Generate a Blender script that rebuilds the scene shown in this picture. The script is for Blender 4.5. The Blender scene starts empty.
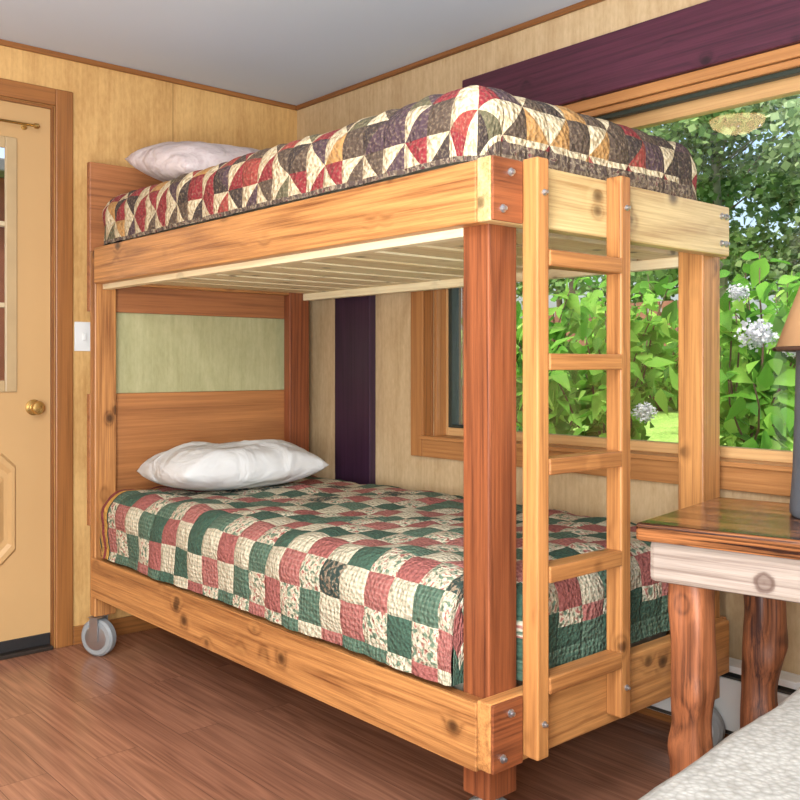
import bpy, bmesh, math, random
import numpy as np
from mathutils import Vector, noise, Matrix
random.seed(7)
scene=bpy.context.scene
scene.view_settings.view_transform='Standard'
COL=scene.collection

# ---------------------------------------------------------------- helpers
def C(r,g,b):
    def f(v):
        v/=255.0
        return v/12.92 if v<=0.04045 else ((v+0.055)/1.055)**2.4
    return (f(r),f(g),f(b),1.0)
def setin(nt,sock,v):
    if isinstance(v,bpy.types.NodeSocket): nt.links.new(v,sock)
    else: sock.default_value=v
def M(nt,op,a,b=None,c=None,clamp=False):
    n=nt.nodes.new('ShaderNodeMath'); n.operation=op; n.use_clamp=clamp
    setin(nt,n.inputs[0],a)
    if b is not None: setin(nt,n.inputs[1],b)
    if c is not None: setin(nt,n.inputs[2],c)
    return n.outputs[0]
def VM(nt,op,a,b=None,out=0):
    n=nt.nodes.new('ShaderNodeVectorMath'); n.operation=op
    setin(nt,n.inputs[0],a)
    if b is not None: setin(nt,n.inputs[1],b)
    return n.outputs[out]
def VS(nt,a,s):
    n=nt.nodes.new('ShaderNodeVectorMath'); n.operation='SCALE'
    setin(nt,n.inputs[0],a); n.inputs['Scale'].default_value=s
    return n.outputs[0]
def MIX(nt,f,a,b,mode='MIX'):
    n=nt.nodes.new('ShaderNodeMix'); n.data_type='RGBA'; n.blend_type=mode
    setin(nt,n.inputs[0],f); setin(nt,n.inputs[6],a); setin(nt,n.inputs[7],b)
    return n.outputs[2]
def RAMP(nt,f,stops,interp='LINEAR'):
    n=nt.nodes.new('ShaderNodeValToRGB'); cr=n.color_ramp; cr.interpolation=interp
    while len(cr.elements)>1: cr.elements.remove(cr.elements[-1])
    cr.elements[0].position=stops[0][0]; cr.elements[0].color=stops[0][1]
    for p,c in stops[1:]:
        e=cr.elements.new(p); e.color=c
    setin(nt,n.inputs[0],f); return n.outputs[0]
def NOISE(nt,vec,scale,detail=3,dist=0.0,rough=0.5):
    n=nt.nodes.new('ShaderNodeTexNoise')
    if vec is not None: nt.links.new(vec,n.inputs['Vector'])
    n.inputs['Scale'].default_value=scale; n.inputs['Detail'].default_value=detail
    n.inputs['Distortion'].default_value=dist; n.inputs['Roughness'].default_value=rough
    return n.outputs[0]
def VOR(nt,vec,scale,out=0,feature='F1'):
    n=nt.nodes.new('ShaderNodeTexVoronoi'); n.feature=feature
    nt.links.new(vec,n.inputs['Vector']); n.inputs['Scale'].default_value=scale
    return n.outputs[out]
def BUMP(nt,h,strength,dist,bsdf):
    n=nt.nodes.new('ShaderNodeBump'); n.inputs['Strength'].default_value=strength
    n.inputs['Distance'].default_value=dist
    nt.links.new(h,n.inputs['Height']); nt.links.new(n.outputs[0],bsdf.inputs['Normal'])
def newmat(name):
    m=bpy.data.materials.new(name); m.use_nodes=True
    return m,m.node_tree,m.node_tree.nodes['Principled BSDF']
def TC(nt,out='Object'):
    return nt.nodes.new('ShaderNodeTexCoord').outputs[out]
def MAPS(nt,vec,s):
    n=nt.nodes.new('ShaderNodeMapping'); n.inputs['Scale'].default_value=s
    nt.links.new(vec,n.inputs['Vector']); return n.outputs[0]

def plain(name,col,rough=0.5,metal=0.0,var=0.08,vs=12.0,bump=0.0):
    m,nt,b=newmat(name)
    v=TC(nt); f=NOISE(nt,v,vs,3)
    d=tuple(x*(1-var*2) for x in col[:3])+(1,); l=tuple(min(1,x*(1+var)) for x in col[:3])+(1,)
    nt.links.new(MIX(nt,f,d,l),b.inputs['Base Color'])
    b.inputs['Roughness'].default_value=rough; b.inputs['Metallic'].default_value=metal
    if bump: BUMP(nt,NOISE(nt,v,vs*6,3),bump,0.003,b)
    return m

def wood(name,light,dark,axis,knots=0.0,rough=0.45,con=1.0,scale=1.0,ringn=110.0,knotcol=None,dens=9.0,vary=0.3,kpos=None,broadcon=1.0,finecon=1.0,ringcon=1.0,stretch=0.035):
    m,nt,b=newmat(name)
    v0=TC(nt); oi=nt.nodes.new('ShaderNodeObjectInfo')
    v=VM(nt,'ADD',v0,VS(nt,oi.outputs['Location'],3.71))
    s=[scale]*3; s[axis]=stretch*scale
    s2=[scale]*3; s2[axis]=0.020*scale
    s3=[1.0]*3; s3[axis]=0.8
    p=MAPS(nt,v,s); q=MAPS(nt,v,s2); k=MAPS(nt,v,s3)
    n1=NOISE(nt,p,5.0,1,0.0)
    phase=M(nt,'MULTIPLY',n1,ringn)
    if knots:
        kd=VOR(nt,k,dens)
        bul=M(nt,'MAXIMUM',M(nt,'SUBTRACT',1.0,M(nt,'DIVIDE',kd,0.38)),0.0)
        phase=M(nt,'ADD',phase,M(nt,'MULTIPLY',M(nt,'POWER',bul,2.0),14.0))
    ring=M(nt,'MULTIPLY_ADD',M(nt,'SINE',phase),0.5,0.5)
    ring=M(nt,'POWER',ring,2.2)
    fine=NOISE(nt,q,160.0,5,0.0,0.7)
    mid=NOISE(nt,q,44.0,2)
    broad=NOISE(nt,p,2.6,2)
    f=M(nt,'ADD',M(nt,'MULTIPLY',ring,0.36*con*ringcon),M(nt,'MULTIPLY',M(nt,'SUBTRACT',fine,0.42),2.4*con*finecon))
    f=M(nt,'ADD',f,M(nt,'MULTIPLY',M(nt,'SUBTRACT',mid,0.44),0.5*con*finecon))
    f=M(nt,'ADD',f,M(nt,'MULTIPLY',M(nt,'SUBTRACT',broad,0.40),1.1*con*broadcon))
    f=M(nt,'ADD',f,M(nt,'MULTIPLY',M(nt,'SUBTRACT',oi.outputs['Random'],0.5),vary),clamp=True)
    col=MIX(nt,f,light,dark)
    kc=knotcol or tuple(x*0.20 for x in dark[:3])+(1,)
    if knots:
        kf=RAMP(nt,kd,[(0.0,(1,1,1,1)),(knots*0.5,(0.9,0.9,0.9,1)),(knots*0.85,(0.65,0.65,0.65,1)),(knots*1.1,(0.25,0.25,0.25,1)),(knots*2.2,(0,0,0,1))])
        col=MIX(nt,M(nt,'MULTIPLY',kf,0.9),col,kc)
    if kpos:
        for kx in kpos:
            rel=MAPS(nt,VM(nt,'SUBTRACT',v0,kx),(1,0.3,1))
            dd=VM(nt,'LENGTH',rel,None,1)
            dd=M(nt,'ADD',dd,M(nt,'MULTIPLY',NOISE(nt,v0,60,2),0.008))
            rr=RAMP(nt,dd,[(0.0,(0.9,0.9,0.9,1)),(0.010,(0.6,0.6,0.6,1)),(0.017,(0.7,0.7,0.7,1)),(0.019,(1,1,1,1)),(0.023,(0.9,0.9,0.9,1)),(0.028,(0,0,0,1))])
            col=MIX(nt,M(nt,'MULTIPLY',rr,0.85),col,kc)
    nt.links.new(col,b.inputs['Base Color'])
    b.inputs['Roughness'].default_value=rough
    BUMP(nt,fine,0.2,0.002,b)
    return m
def plywood(name,light,dark,seam=None,con=1.0):
    m,nt,b=newmat(name)
    v=TC(nt); p=MAPS(nt,v,(1,1,0.22)); q=MAPS(nt,v,(1,1,0.05))
    n1=NOISE(nt,p,2.2,3,0.6)
    ring=M(nt,'MULTIPLY_ADD',M(nt,'SINE',M(nt,'MULTIPLY',n1,60.0)),0.5,0.5)
    blot=NOISE(nt,v,2.0,3,0.3,0.5); spk=NOISE(nt,MAPS(nt,v,(1,1,0.4)),70,3,0.2,0.65)
    f=M(nt,'ADD',M(nt,'MULTIPLY',ring,0.22*con),M(nt,'MULTIPLY',M(nt,'SUBTRACT',blot,0.25),0.9*con))
    f=M(nt,'ADD',f,M(nt,'MULTIPLY',M(nt,'SUBTRACT',spk,0.5),0.9*con))
    f=M(nt,'ADD',f,M(nt,'MULTIPLY',M(nt,'SUBTRACT',NOISE(nt,q,90,2),0.5),0.7*con),clamp=True)
    col=MIX(nt,f,light,dark)
    if seam:
        sx=nt.nodes.new('ShaderNodeSeparateXYZ'); g=nt.nodes.new('ShaderNodeNewGeometry')
        nt.links.new(g.outputs['Position'],sx.inputs[0])
        for ax,pos in seam:
            d=M(nt,'ABSOLUTE',M(nt,'SUBTRACT',sx.outputs[ax],pos))
            col=MIX(nt,M(nt,'MULTIPLY',M(nt,'LESS_THAN',d,0.0025),0.45),col,tuple(x*0.4 for x in dark[:3])+(1,))
    nt.links.new(col,b.inputs['Base Color']); b.inputs['Roughness'].default_value=0.42
    return m
_wc={}
WOODS={
 'fir':dict(light=C(204,144,84),dark=C(112,62,30),knots=0.15,rough=0.42,con=0.8),
 'ladderfir':dict(light=C(190,130,74),dark=C(108,60,28),knots=0.11,rough=0.42,con=0.75),
 'fir_red':dict(light=C(150,84,48),dark=C(78,36,20),rough=0.45,con=0.8,ringn=150,ringcon=1.2),
 'fir_glare':dict(light=C(222,196,140),dark=C(156,116,66),knots=0.14,rough=0.36,con=0.75),  # upper foot rail: window glare put into the pale base colour
 'slat':dict(light=C(244,230,190),dark=C(210,178,124),knots=0.12,rough=0.6,con=0.6),
 'panel':dict(light=C(180,120,70),dark=C(116,68,38),rough=0.42,con=0.7,scale=0.6,ringn=80),
 'panelhead':dict(light=C(166,106,64),dark=C(92,50,30),rough=0.45,con=0.8,scale=0.7,ringn=80),
 'trim':dict(light=C(152,98,50),dark=C(96,56,26),rough=0.4,con=0.7),
 'windowtrim':dict(light=C(184,128,76),dark=C(132,80,40),rough=0.4,con=0.6),
 'framepale':dict(light=C(214,172,118),dark=C(174,126,78),rough=0.4,con=0.6),
 'plum':dict(light=C(86,38,56),dark=C(42,18,32),knots=0.12,rough=0.42,con=0.8,knotcol=C(22,8,16)),
 'plumdark':dict(light=C(58,32,54),dark=C(28,14,32),rough=0.45,con=0.8),
 'apron':dict(light=C(172,156,142),dark=C(116,96,84),rough=0.6,con=0.9,knotcol=C(74,44,30),kpos=[(-0.045,-0.015,-0.012)]),
 'tabletop':dict(light=C(176,112,66),dark=C(44,22,16),knots=0.14,rough=0.12,con=1.6,scale=0.8,ringn=50),
 'log':dict(light=C(166,100,62),dark=C(60,30,20),knots=0.08,dens=9.0,rough=0.5,con=1.0,ringn=60,broadcon=2.0,finecon=0.9,stretch=0.08),
}
def W(key,axis):
    if (key,axis) not in _wc:
        _wc[(key,axis)]=wood(key+'_wood_'+'xyz'[axis],axis=axis,**WOODS[key])
    return _wc[(key,axis)]

def link(o):
    COL.objects.link(o); return o
def wloc(o):
    return o.location.copy() if o.parent is None else o.location+wloc(o.parent)
def setpar(o,p,local=False):
    if p is None: return o
    if not local: o.location=o.location-wloc(p)
    o.parent=p; return o
def top(o,label,cat,**kw):
    o['label']=label; o['category']=cat
    for k,v in kw.items(): o[k]=v
    return o
def struct(o): o['kind']='structure'; return o
def empty(name,loc):
    o=bpy.data.objects.new(name,None); o.location=loc; o.empty_display_size=0.1; return link(o)
def boxes(name,lst,mat,bev=0.003,parent=None,local=False,axis=None):
    a=np.array(lst,float)
    lo=a[:,[0,2,4]].min(0); hi=a[:,[1,3,5]].max(0); c=(lo+hi)/2
    key=mat if isinstance(mat,str) else None
    mats=[];mi=[]
    if key:
        for r in a:
            ax=axis if axis is not None else int(np.argmax(r[[1,3,5]]-r[[0,2,4]]))
            mm=W(key,ax)
            if mm not in mats: mats.append(mm)
            mi.append(mats.index(mm))
    else: mats=[mat]; mi=[0]*len(lst)
    me=bpy.data.meshes.new(name); big=bmesh.new()
    for idx,(x0,x1,y0,y1,z0,z1) in enumerate(lst):
        bm=bmesh.new()
        r=bmesh.ops.create_cube(bm,size=1.0)
        for v in r['verts']:
            v.co=Vector(((x0+x1)/2-c[0]+v.co.x*(x1-x0),(y0+y1)/2-c[1]+v.co.y*(y1-y0),(z0+z1)/2-c[2]+v.co.z*(z1-z0)))
        if bev>0: bmesh.ops.bevel(bm,geom=list(bm.edges),offset=bev,segments=2,affect='EDGES',profile=0.5)
        for f in bm.faces: f.material_index=mi[idx]
        tmp=bpy.data.meshes.new('tmp'); bm.to_mesh(tmp); bm.free(); big.from_mesh(tmp); bpy.data.meshes.remove(tmp)
    big.to_mesh(me); big.free()
    for mm in mats: me.materials.append(mm)
    o=bpy.data.objects.new(name,me); o.location=c; link(o)
    return setpar(o,parent,local)
def box(name,x0,x1,y0,y1,z0,z1,mat,bev=0.003,parent=None,local=False,axis=None):
    return boxes(name,[(x0,x1,y0,y1,z0,z1)],mat,bev,parent,local,axis)
def mesh_obj(name,verts,faces,mat,loc=(0,0,0),parent=None,local=False,smooth=True):
    me=bpy.data.meshes.new(name); me.from_pydata([tuple(v) for v in verts],[],[tuple(f) for f in faces]); me.update()
    if smooth: me.polygons.foreach_set('use_smooth',[True]*len(me.polygons))
    me.materials.append(mat)
    o=bpy.data.objects.new(name,me); o.location=loc; link(o)
    return setpar(o,parent,local)
def lathe(name,prof,mat,loc,axis='z',seg=32,parent=None,local=False,smooth=True):
    verts=[];faces=[]
    for r,h in prof:
        for i in range(seg):
            t=2*math.pi*i/seg
            x,y=r*math.cos(t),r*math.sin(t)
            p=(x,y,h) if axis=='z' else ((h,x,y) if axis=='x' else (x,h,y))
            verts.append(p)
    for j in range(len(prof)-1):
        for i in range(seg):
            a=j*seg+i; b=j*seg+(i+1)%seg
            faces.append((a,b,b+seg,a+seg) if axis!='y' else (a,a+seg,b+seg,b))
    faces.append(tuple(range(seg))[::-1]); faces.append(tuple(range((len(prof)-1)*seg,len(prof)*seg)))
    o=mesh_obj(name,verts,faces,mat,loc,parent,local,smooth)
    if smooth:
        try: o.data.set_sharp_from_angle(angle=math.radians(40))
        except Exception: pass
    return o
def tube_data(pts,radii,seg=10,wob=0.0,seed=0):
    verts=[];faces=[]
    n=len(pts)
    for i,p in enumerate(pts):
        p=Vector(p); t=(Vector(pts[min(i+1,n-1)])-Vector(pts[max(i-1,0)])).normalized()
        s=t.orthogonal().normalized() if abs(t.z)<0.9 else Vector((1,0,0)).cross(t).normalized()
        u=t.cross(s)
        for k in range(seg):
            a=2*math.pi*k/seg
            r=radii[i]
            if wob: r*=1+wob*noise.noise(Vector((math.cos(a)*1.6+seed,math.sin(a)*1.6,p.z*6)))
            verts.append(p+s*math.cos(a)*r+u*math.sin(a)*r)
    for j in range(n-1):
        for k in range(seg):
            a=j*seg+k;b=j*seg+(k+1)%seg
            faces.append((a,b,b+seg,a+seg))
    faces.append(tuple(range(seg))[::-1]); faces.append(tuple(range((n-1)*seg,n*seg)))
    return verts,faces

# ---------------------------------------------------------------- materials
chrome=plain('galvanised_metal',C(190,192,195),0.3,0.9,0.05)
brass=plain('brass',C(200,165,100),0.25,0.9,0.05)
black=plain('black_rubber',C(30,28,28),0.6)
doorpaint=plain('tan_door_paint',C(190,152,102),0.45,0,0.03,3)
white=plain('white_enamel',C(222,222,218),0.4,0,0.03)
greyrub=plain('grey_rubber',C(140,142,142),0.45,0,0.05)
darksash=plain('dark_green_sash',C(44,52,44),0.5)
ply_left=plywood('plywood_door_wall',C(216,174,112),C(172,124,68),[(1,-0.637)])
ply_back=plywood('plywood_window_wall',C(208,182,142),C(168,134,94))
ceilm=plain('grey_ceiling_paint',C(204,213,224),0.8,0,0.02,2)

def glassmat():
    m,nt,b=newmat('clear_glass'); nt.nodes.remove(b)
    out=nt.nodes['Material Output']
    t=nt.nodes.new('ShaderNodeBsdfTransparent'); g=nt.nodes.new('ShaderNodeBsdfGlossy'); g.inputs['Roughness'].default_value=0.0
    fr=nt.nodes.new('ShaderNodeFresnel'); fr.inputs['IOR'].default_value=1.40
    mx=nt.nodes.new('ShaderNodeMixShader')
    nt.links.new(fr.outputs[0],mx.inputs[0]); nt.links.new(t.outputs[0],mx.inputs[1]); nt.links.new(g.outputs[0],mx.inputs[2])
    nt.links.new(mx.outputs[0],out.inputs[0]); return m
glass=glassmat()

def floormat():
    m,nt,b=newmat('laminate_floor')
    v=TC(nt)
    br=nt.nodes.new('ShaderNodeTexBrick'); nt.links.new(v,br.inputs['Vector'])
    br.inputs['Scale'].default_value=1.0; br.inputs['Brick Width'].default_value=1.25; br.inputs['Row Height'].default_value=0.13
    br.inputs['Mortar Size'].default_value=0.0012; br.inputs['Color1'].default_value=(0,0,0,1); br.inputs['Color2'].default_value=(1,1,1,1)
    br.inputs['Mortar'].default_value=(0.5,0.5,0.5,1); br.offset=0.37
    off=VS(nt,br.outputs['Color'],5.0)
    vv=VM(nt,'ADD',v,off)
    p=MAPS(nt,vv,(0.08,1,1)); q=MAPS(nt,vv,(0.02,1,1))
    n1=NOISE(nt,p,9,2,0.2); ring=M(nt,'MULTIPLY_ADD',M(nt,'SINE',M(nt,'MULTIPLY',n1,50.0)),0.5,0.5)
    fine=NOISE(nt,q,130,4,0,0.6)
    f=M(nt,'ADD',M(nt,'MULTIPLY',ring,0.26),M(nt,'MULTIPLY',M(nt,'SUBTRACT',fine,0.28),1.2),clamp=True)
    c1=MIX(nt,f,C(168,118,92),C(92,56,42))
    bw=nt.nodes.new('ShaderNodeRGBToBW'); nt.links.new(br.outputs['Color'],bw.inputs[0])
    c2=MIX(nt,M(nt,'MULTIPLY',bw.outputs[0],0.20),c1,C(88,54,42))
    c3=MIX(nt,M(nt,'MULTIPLY',br.outputs['Fac'],0.5),c2,C(50,30,24))
    nt.links.new(c3,b.inputs['Base Color']); b.inputs['Roughness'].default_value=0.22
    BUMP(nt,fine,0.12,0.002,b); return m

def cellcoords(nt,cell,wob=0.003):
    v=TC(nt,'UV')
    n=nt.nodes.new('ShaderNodeTexNoise'); nt.links.new(v,n.inputs['Vector']); n.inputs['Scale'].default_value=9.0; n.inputs['Detail'].default_value=2
    vw=VM(nt,'ADD',v,VS(nt,VM(nt,'SUBTRACT',n.outputs['Color'],(0.5,0.5,0.5)),wob*4))
    s=nt.nodes.new('ShaderNodeSeparateXYZ'); nt.links.new(vw,s.inputs[0])
    gx=M(nt,'DIVIDE',s.outputs[0],cell); gy=M(nt,'DIVIDE',s.outputs[1],cell)
    return v,gx,gy,M(nt,'FLOOR',gx),M(nt,'FLOOR',gy),M(nt,'FRACT',gx),M(nt,'FRACT',gy)
def WN(nt,x,y,z=0.0):
    c=nt.nodes.new('ShaderNodeCombineXYZ'); setin(nt,c.inputs[0],x); setin(nt,c.inputs[1],y); setin(nt,c.inputs[2],z)
    w=nt.nodes.new('ShaderNodeTexWhiteNoise'); w.noise_dimensions='3D'; nt.links.new(c.outputs[0],w.inputs['Vector'])
    return w.outputs['Value']
def quiltbump(nt,v,fx,fy,b,vor=70.0,st=0.8):
    ex=M(nt,'MINIMUM',fx,M(nt,'SUBTRACT',1.0,fx)); ey=M(nt,'MINIMUM',fy,M(nt,'SUBTRACT',1.0,fy))
    e=M(nt,'MINIMUM',M(nt,'MINIMUM',ex,ey),0.12)
    h=M(nt,'ADD',M(nt,'MULTIPLY',e,5.0),M(nt,'MULTIPLY',VOR(nt,v,vor),1.3))
    h=M(nt,'ADD',h,M(nt,'MULTIPLY',NOISE(nt,v,30,3),1.3))
    BUMP(nt,h,st,0.007,b)
    return e
def lowerquilt():
    m,nt,b=newmat('green_rose_patchwork')
    v,gx,gy,ix,iy,fx,fy=cellcoords(nt,0.088)
    par=M(nt,'FLOORED_MODULO',M(nt,'ADD',ix,iy),2.0)
    k=M(nt,'FLOORED_MODULO',M(nt,'SUBTRACT',ix,iy),4.0)
    rnd=WN(nt,ix,iy); rnd2=WN(nt,ix,iy,4.0)
    px=M(nt,'GREATER_THAN',M(nt,'SINE',M(nt,'MULTIPLY',fx,44.0)),0.35); py=M(nt,'GREATER_THAN',M(nt,'SINE',M(nt,'MULTIPLY',fy,44.0)),0.35)
    plaid=M(nt,'MULTIPLY',M(nt,'ADD',px,py),M(nt,'MULTIPLY',M(nt,'GREATER_THAN',rnd2,0.45),0.15))
    green=MIX(nt,NOISE(nt,v,130,3),C(24,50,40),C(68,98,78))
    green=MIX(nt,plaid,green,C(140,156,132))
    green=MIX(nt,M(nt,'MULTIPLY',rnd2,0.15),green,C(120,140,114))
    rose=MIX(nt,NOISE(nt,v,110,3),C(112,50,48),C(172,106,96))
    rose=MIX(nt,plaid,rose,C(196,150,134))
    fl=NOISE(nt,v,64,3,0.5)
    cream=RAMP(nt,fl,[(0.0,C(66,88,72)),(0.41,C(104,120,98)),(0.46,C(184,174,148)),(0.58,C(198,186,162)),(0.62,C(166,112,98)),(0.75,C(134,70,62))])
    cream2=MIX(nt,M(nt,'MULTIPLY',M(nt,'ADD',px,py),0.32),C(198,184,158),C(116,128,106))
    cream=MIX(nt,M(nt,'GREATER_THAN',rnd2,0.60),cream,cream2)
    isr=M(nt,'GREATER_THAN',k,2.0)
    colr=MIX(nt,isr,green,rose)
    dark2=RAMP(nt,NOISE(nt,v,70,2),[(0.0,C(28,42,38)),(0.5,C(48,62,54)),(0.6,C(140,122,100)),(1,C(110,68,60))])
    colr=MIX(nt,M(nt,'GREATER_THAN',rnd,0.93),colr,dark2)
    cream=MIX(nt,M(nt,'LESS_THAN',rnd,0.06),cream,green)
    col=MIX(nt,par,cream,colr)
    s=nt.nodes.new('ShaderNodeSeparateXYZ'); nt.links.new(v,s.inputs[0])
    hd=M(nt,'LESS_THAN',s.outputs[0],0.035)
    st=M(nt,'FLOORED_MODULO',M(nt,'FLOOR',M(nt,'MULTIPLY',s.outputs[0],40.0)),4.0)
    band=RAMP(nt,M(nt,'DIVIDE',st,4.0),[(0,C(190,144,66)),(0.24,C(40,54,44)),(0.49,C(176,130,64)),(0.74,C(120,50,46))],'CONSTANT')
    col=MIX(nt,hd,col,band)
    ft=M(nt,'GREATER_THAN',s.outputs[0],1.774+0.20)
    col=MIX(nt,ft,col,green)
    nt.links.new(col,b.inputs['Base Color']); b.inputs['Roughness'].default_value=0.95
    quiltbump(nt,v,fx,fy,b,95,0.75); return m
def upperquilt():
    m,nt,b=newmat('burgundy_star_patchwork')
    v,gx,gy,ix,iy,fx,fy=cellcoords(nt,0.078,0.002)
    par=M(nt,'FLOORED_MODULO',M(nt,'ADD',ix,iy),2.0)
    t1=M(nt,'GREATER_THAN',fx,fy); t2=M(nt,'GREATER_THAN',M(nt,'ADD',fx,fy),1.0)
    tri=M(nt,'ADD',M(nt,'MULTIPLY',t1,par),M(nt,'MULTIPLY',t2,M(nt,'SUBTRACT',1.0,par)))
    rnd=WN(nt,ix,iy,tri)
    rnd2=WN(nt,ix,iy,7.0)
    whole=M(nt,'GREATER_THAN',rnd2,0.88)
    r=M(nt,'ADD',M(nt,'MULTIPLY',rnd,M(nt,'SUBTRACT',1.0,whole)),M(nt,'MULTIPLY',WN(nt,ix,iy,9.0),whole))
    dk=RAMP(nt,r,[(0,C(128,36,42)),(0.30,C(80,64,52)),(0.48,C(142,58,50)),(0.58,C(72,52,58)),(0.70,C(170,126,72)),(0.78,C(92,86,62)),(0.88,C(58,46,42))],'CONSTANT')
    fl=NOISE(nt,v,75,2,0.4)
    cream=RAMP(nt,fl,[(0.0,C(140,114,84)),(0.40,C(178,158,124)),(0.50,C(202,186,154)),(1,C(212,198,168))])
    dk=MIX(nt,RAMP(nt,NOISE(nt,v,120,2),[(0.5,(0,0,0,1)),(0.72,(0.4,0.4,0.4,1))]),dk,C(170,148,118))
    iscream=M(nt,'MULTIPLY',M(nt,'LESS_THAN',tri,0.5),M(nt,'LESS_THAN',rnd,0.85))
    iscream=M(nt,'MULTIPLY',iscream,M(nt,'SUBTRACT',1.0,whole))
    col=MIX(nt,iscream,dk,cream)
    s=nt.nodes.new('ShaderNodeSeparateXYZ'); nt.links.new(TC(nt),s.inputs[0])
    su=nt.nodes.new('ShaderNodeSeparateXYZ'); nt.links.new(v,su.inputs[0])
    hem=M(nt,'LESS_THAN',s.outputs[2],0.012)
    foot=M(nt,'GREATER_THAN',su.outputs[0],1.80+0.165)
    hem=M(nt,'MAXIMUM',hem,foot)
    gx2=M(nt,'GREATER_THAN',M(nt,'FRACT',M(nt,'MULTIPLY',su.outputs[0],26.0)),0.8); gy2=M(nt,'GREATER_THAN',M(nt,'FRACT',M(nt,'MULTIPLY',su.outputs[1],20.0)),0.8)
    pais=RAMP(nt,NOISE(nt,v,60,2,0.6),[(0.0,C(64,50,44)),(0.5,C(84,68,60)),(0.56,C(150,134,110)),(0.62,C(86,66,58)),(0.7,C(104,52,54))])
    pais=MIX(nt,M(nt,'MULTIPLY',M(nt,'MAXIMUM',gx2,gy2),0.35),pais,C(150,132,106))
    col=MIX(nt,hem,col,pais)
    nt.links.new(col,b.inputs['Base Color']); b.inputs['Roughness'].default_value=0.95
    quiltbump(nt,v,fx,fy,b,75); return m
def clothwhite(name,col,pat=None):
    m,nt,b=newmat(name); v=TC(nt)
    c=MIX(nt,NOISE(nt,v,6,2),tuple(x*0.92 for x in col[:3])+(1,),col)
    if pat:
        f=RAMP(nt,NOISE(nt,v,50,3,0.6),[(0.52,(0,0,0,1)),(0.62,(0.35,0.35,0.35,1))])
        c=MIX(nt,f,c,pat)
    nt.links.new(c,b.inputs['Base Color']); b.inputs['Roughness'].default_value=0.85
    BUMP(nt,NOISE(nt,v,6,3,1.2,0.45),0.9,0.035,b); return m

# ---------------------------------------------------------------- room shell
FZ=-0.065; CZ=2.24
XR=4.7; YF=-3.7
fl=struct(box('floor',-0.14,XR+0.1,YF-0.1,0.14,FZ-0.08,FZ,floormat(),0))
ce=struct(box('ceiling',-0.14,XR+0.1,YF-0.1,0.14,CZ,CZ+0.08,ceilm,0))
WX0,WX1,WZ0,WZ1=0.93,2.78,0.738,1.86
wb=struct(boxes('wall_back',[(-0.14,WX0,0,0.14,FZ,CZ),(WX1,XR+0.1,0,0.14,FZ,CZ),(WX0,WX1,0,0.14,FZ,WZ0),(WX0,WX1,0,0.14,WZ1,CZ)],ply_back,0))
DY0,DY1,DZ1=-2.03,-1.14,2.03
wl=struct(boxes('wall_left',[(-0.14,0,DY1,0,FZ,CZ),(-0.14,0,YF-0.1,DY0,FZ,CZ),(-0.14,0,DY0,DY1,DZ1,CZ)],ply_left,0))
wr=struct(box('wall_right',XR,XR+0.1,YF-0.1,0,FZ,CZ,ply_back,0))
wf=struct(box('wall_front',0,XR,YF-0.1,YF,FZ,CZ,ply_back,0))
struct(box('trim_1',0.0,XR,-0.016,0.0,CZ-0.020,CZ,'trim',0.003))
struct(box('trim_2',0.0,0.016,YF,-0.016,CZ-0.020,CZ,'trim',0.003))
top(struct(box('trim_3',1.12,XR,-0.035,0.0,1.908,2.098,'plum',0.004)),'dark plum painted header beam above the window','beam')
top(struct(box('trim_4',0.335,0.576,-0.035,0.0,FZ,1.60,'plumdark',0.004)),'dark plum painted upright board on plywood wall','beam')
struct(box('baseboard_left',0.0,0.014,-1.07,-0.014,FZ,FZ+0.07,'trim',0.002))
struct(box('baseboard_back',0.0,XR,-0.014,0.0,FZ,FZ+0.07,'trim',0.002))

# window
win=struct(empty('window_1',(1.85,0.0,0.668)))
boxes('casing',[(0.815,0.885,-0.020,0.0,0.668,1.907),(0.885,2.78,-0.020,0,0.668,0.738),(2.78,2.88,-0.020,0,0.668,1.907),(0.885,2.78,-0.020,0,1.872,1.907)],'windowtrim',0.003,win)
boxes('inner_stop',[(0.885,0.93,-0.012,0.0,0.738,1.872)],'trim',0.003,win)
boxes('jamb',[(0.93,0.945,0.0,0.14,0.752,1.85),(2.765,2.78,0,0.14,0.752,1.85),(0.885,2.78,-0.035,0.14,0.738,0.752),(0.93,2.78,-0.01,0.14,1.850,1.870)],'windowtrim',0.002,win)
boxes('roller_track',[(0.95,2.76,0.004,0.03,1.835,1.850)],darksash,0.002,win)
boxes('sash',[(0.945,0.965,0.05,0.09,0.752,1.85),(1.19,1.25,0.05,0.09,0.752,1.85),(2.72,2.765,0.05,0.09,0.752,1.85),(0.965,1.19,0.05,0.09,0.752,0.785),(1.25,2.72,0.05,0.09,0.752,0.785),(0.965,1.19,0.05,0.09,1.80,1.85),(1.25,2.72,0.05,0.09,1.80,1.85)],'framepale',0.003,win)
boxes('casement_gasket',[(0.965,0.985,0.045,0.085,0.785,1.80),(1.18,1.19,0.045,0.085,0.785,1.80),(0.985,1.18,0.045,0.085,0.785,0.795),(0.985,1.18,0.045,0.085,1.79,1.80)],darksash,0.002,win)
boxes('window_pane',[(0.985,1.18,0.068,0.072,0.795,1.79),(1.25,2.72,0.068,0.072,0.785,1.80)],glass,0,win)

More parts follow.
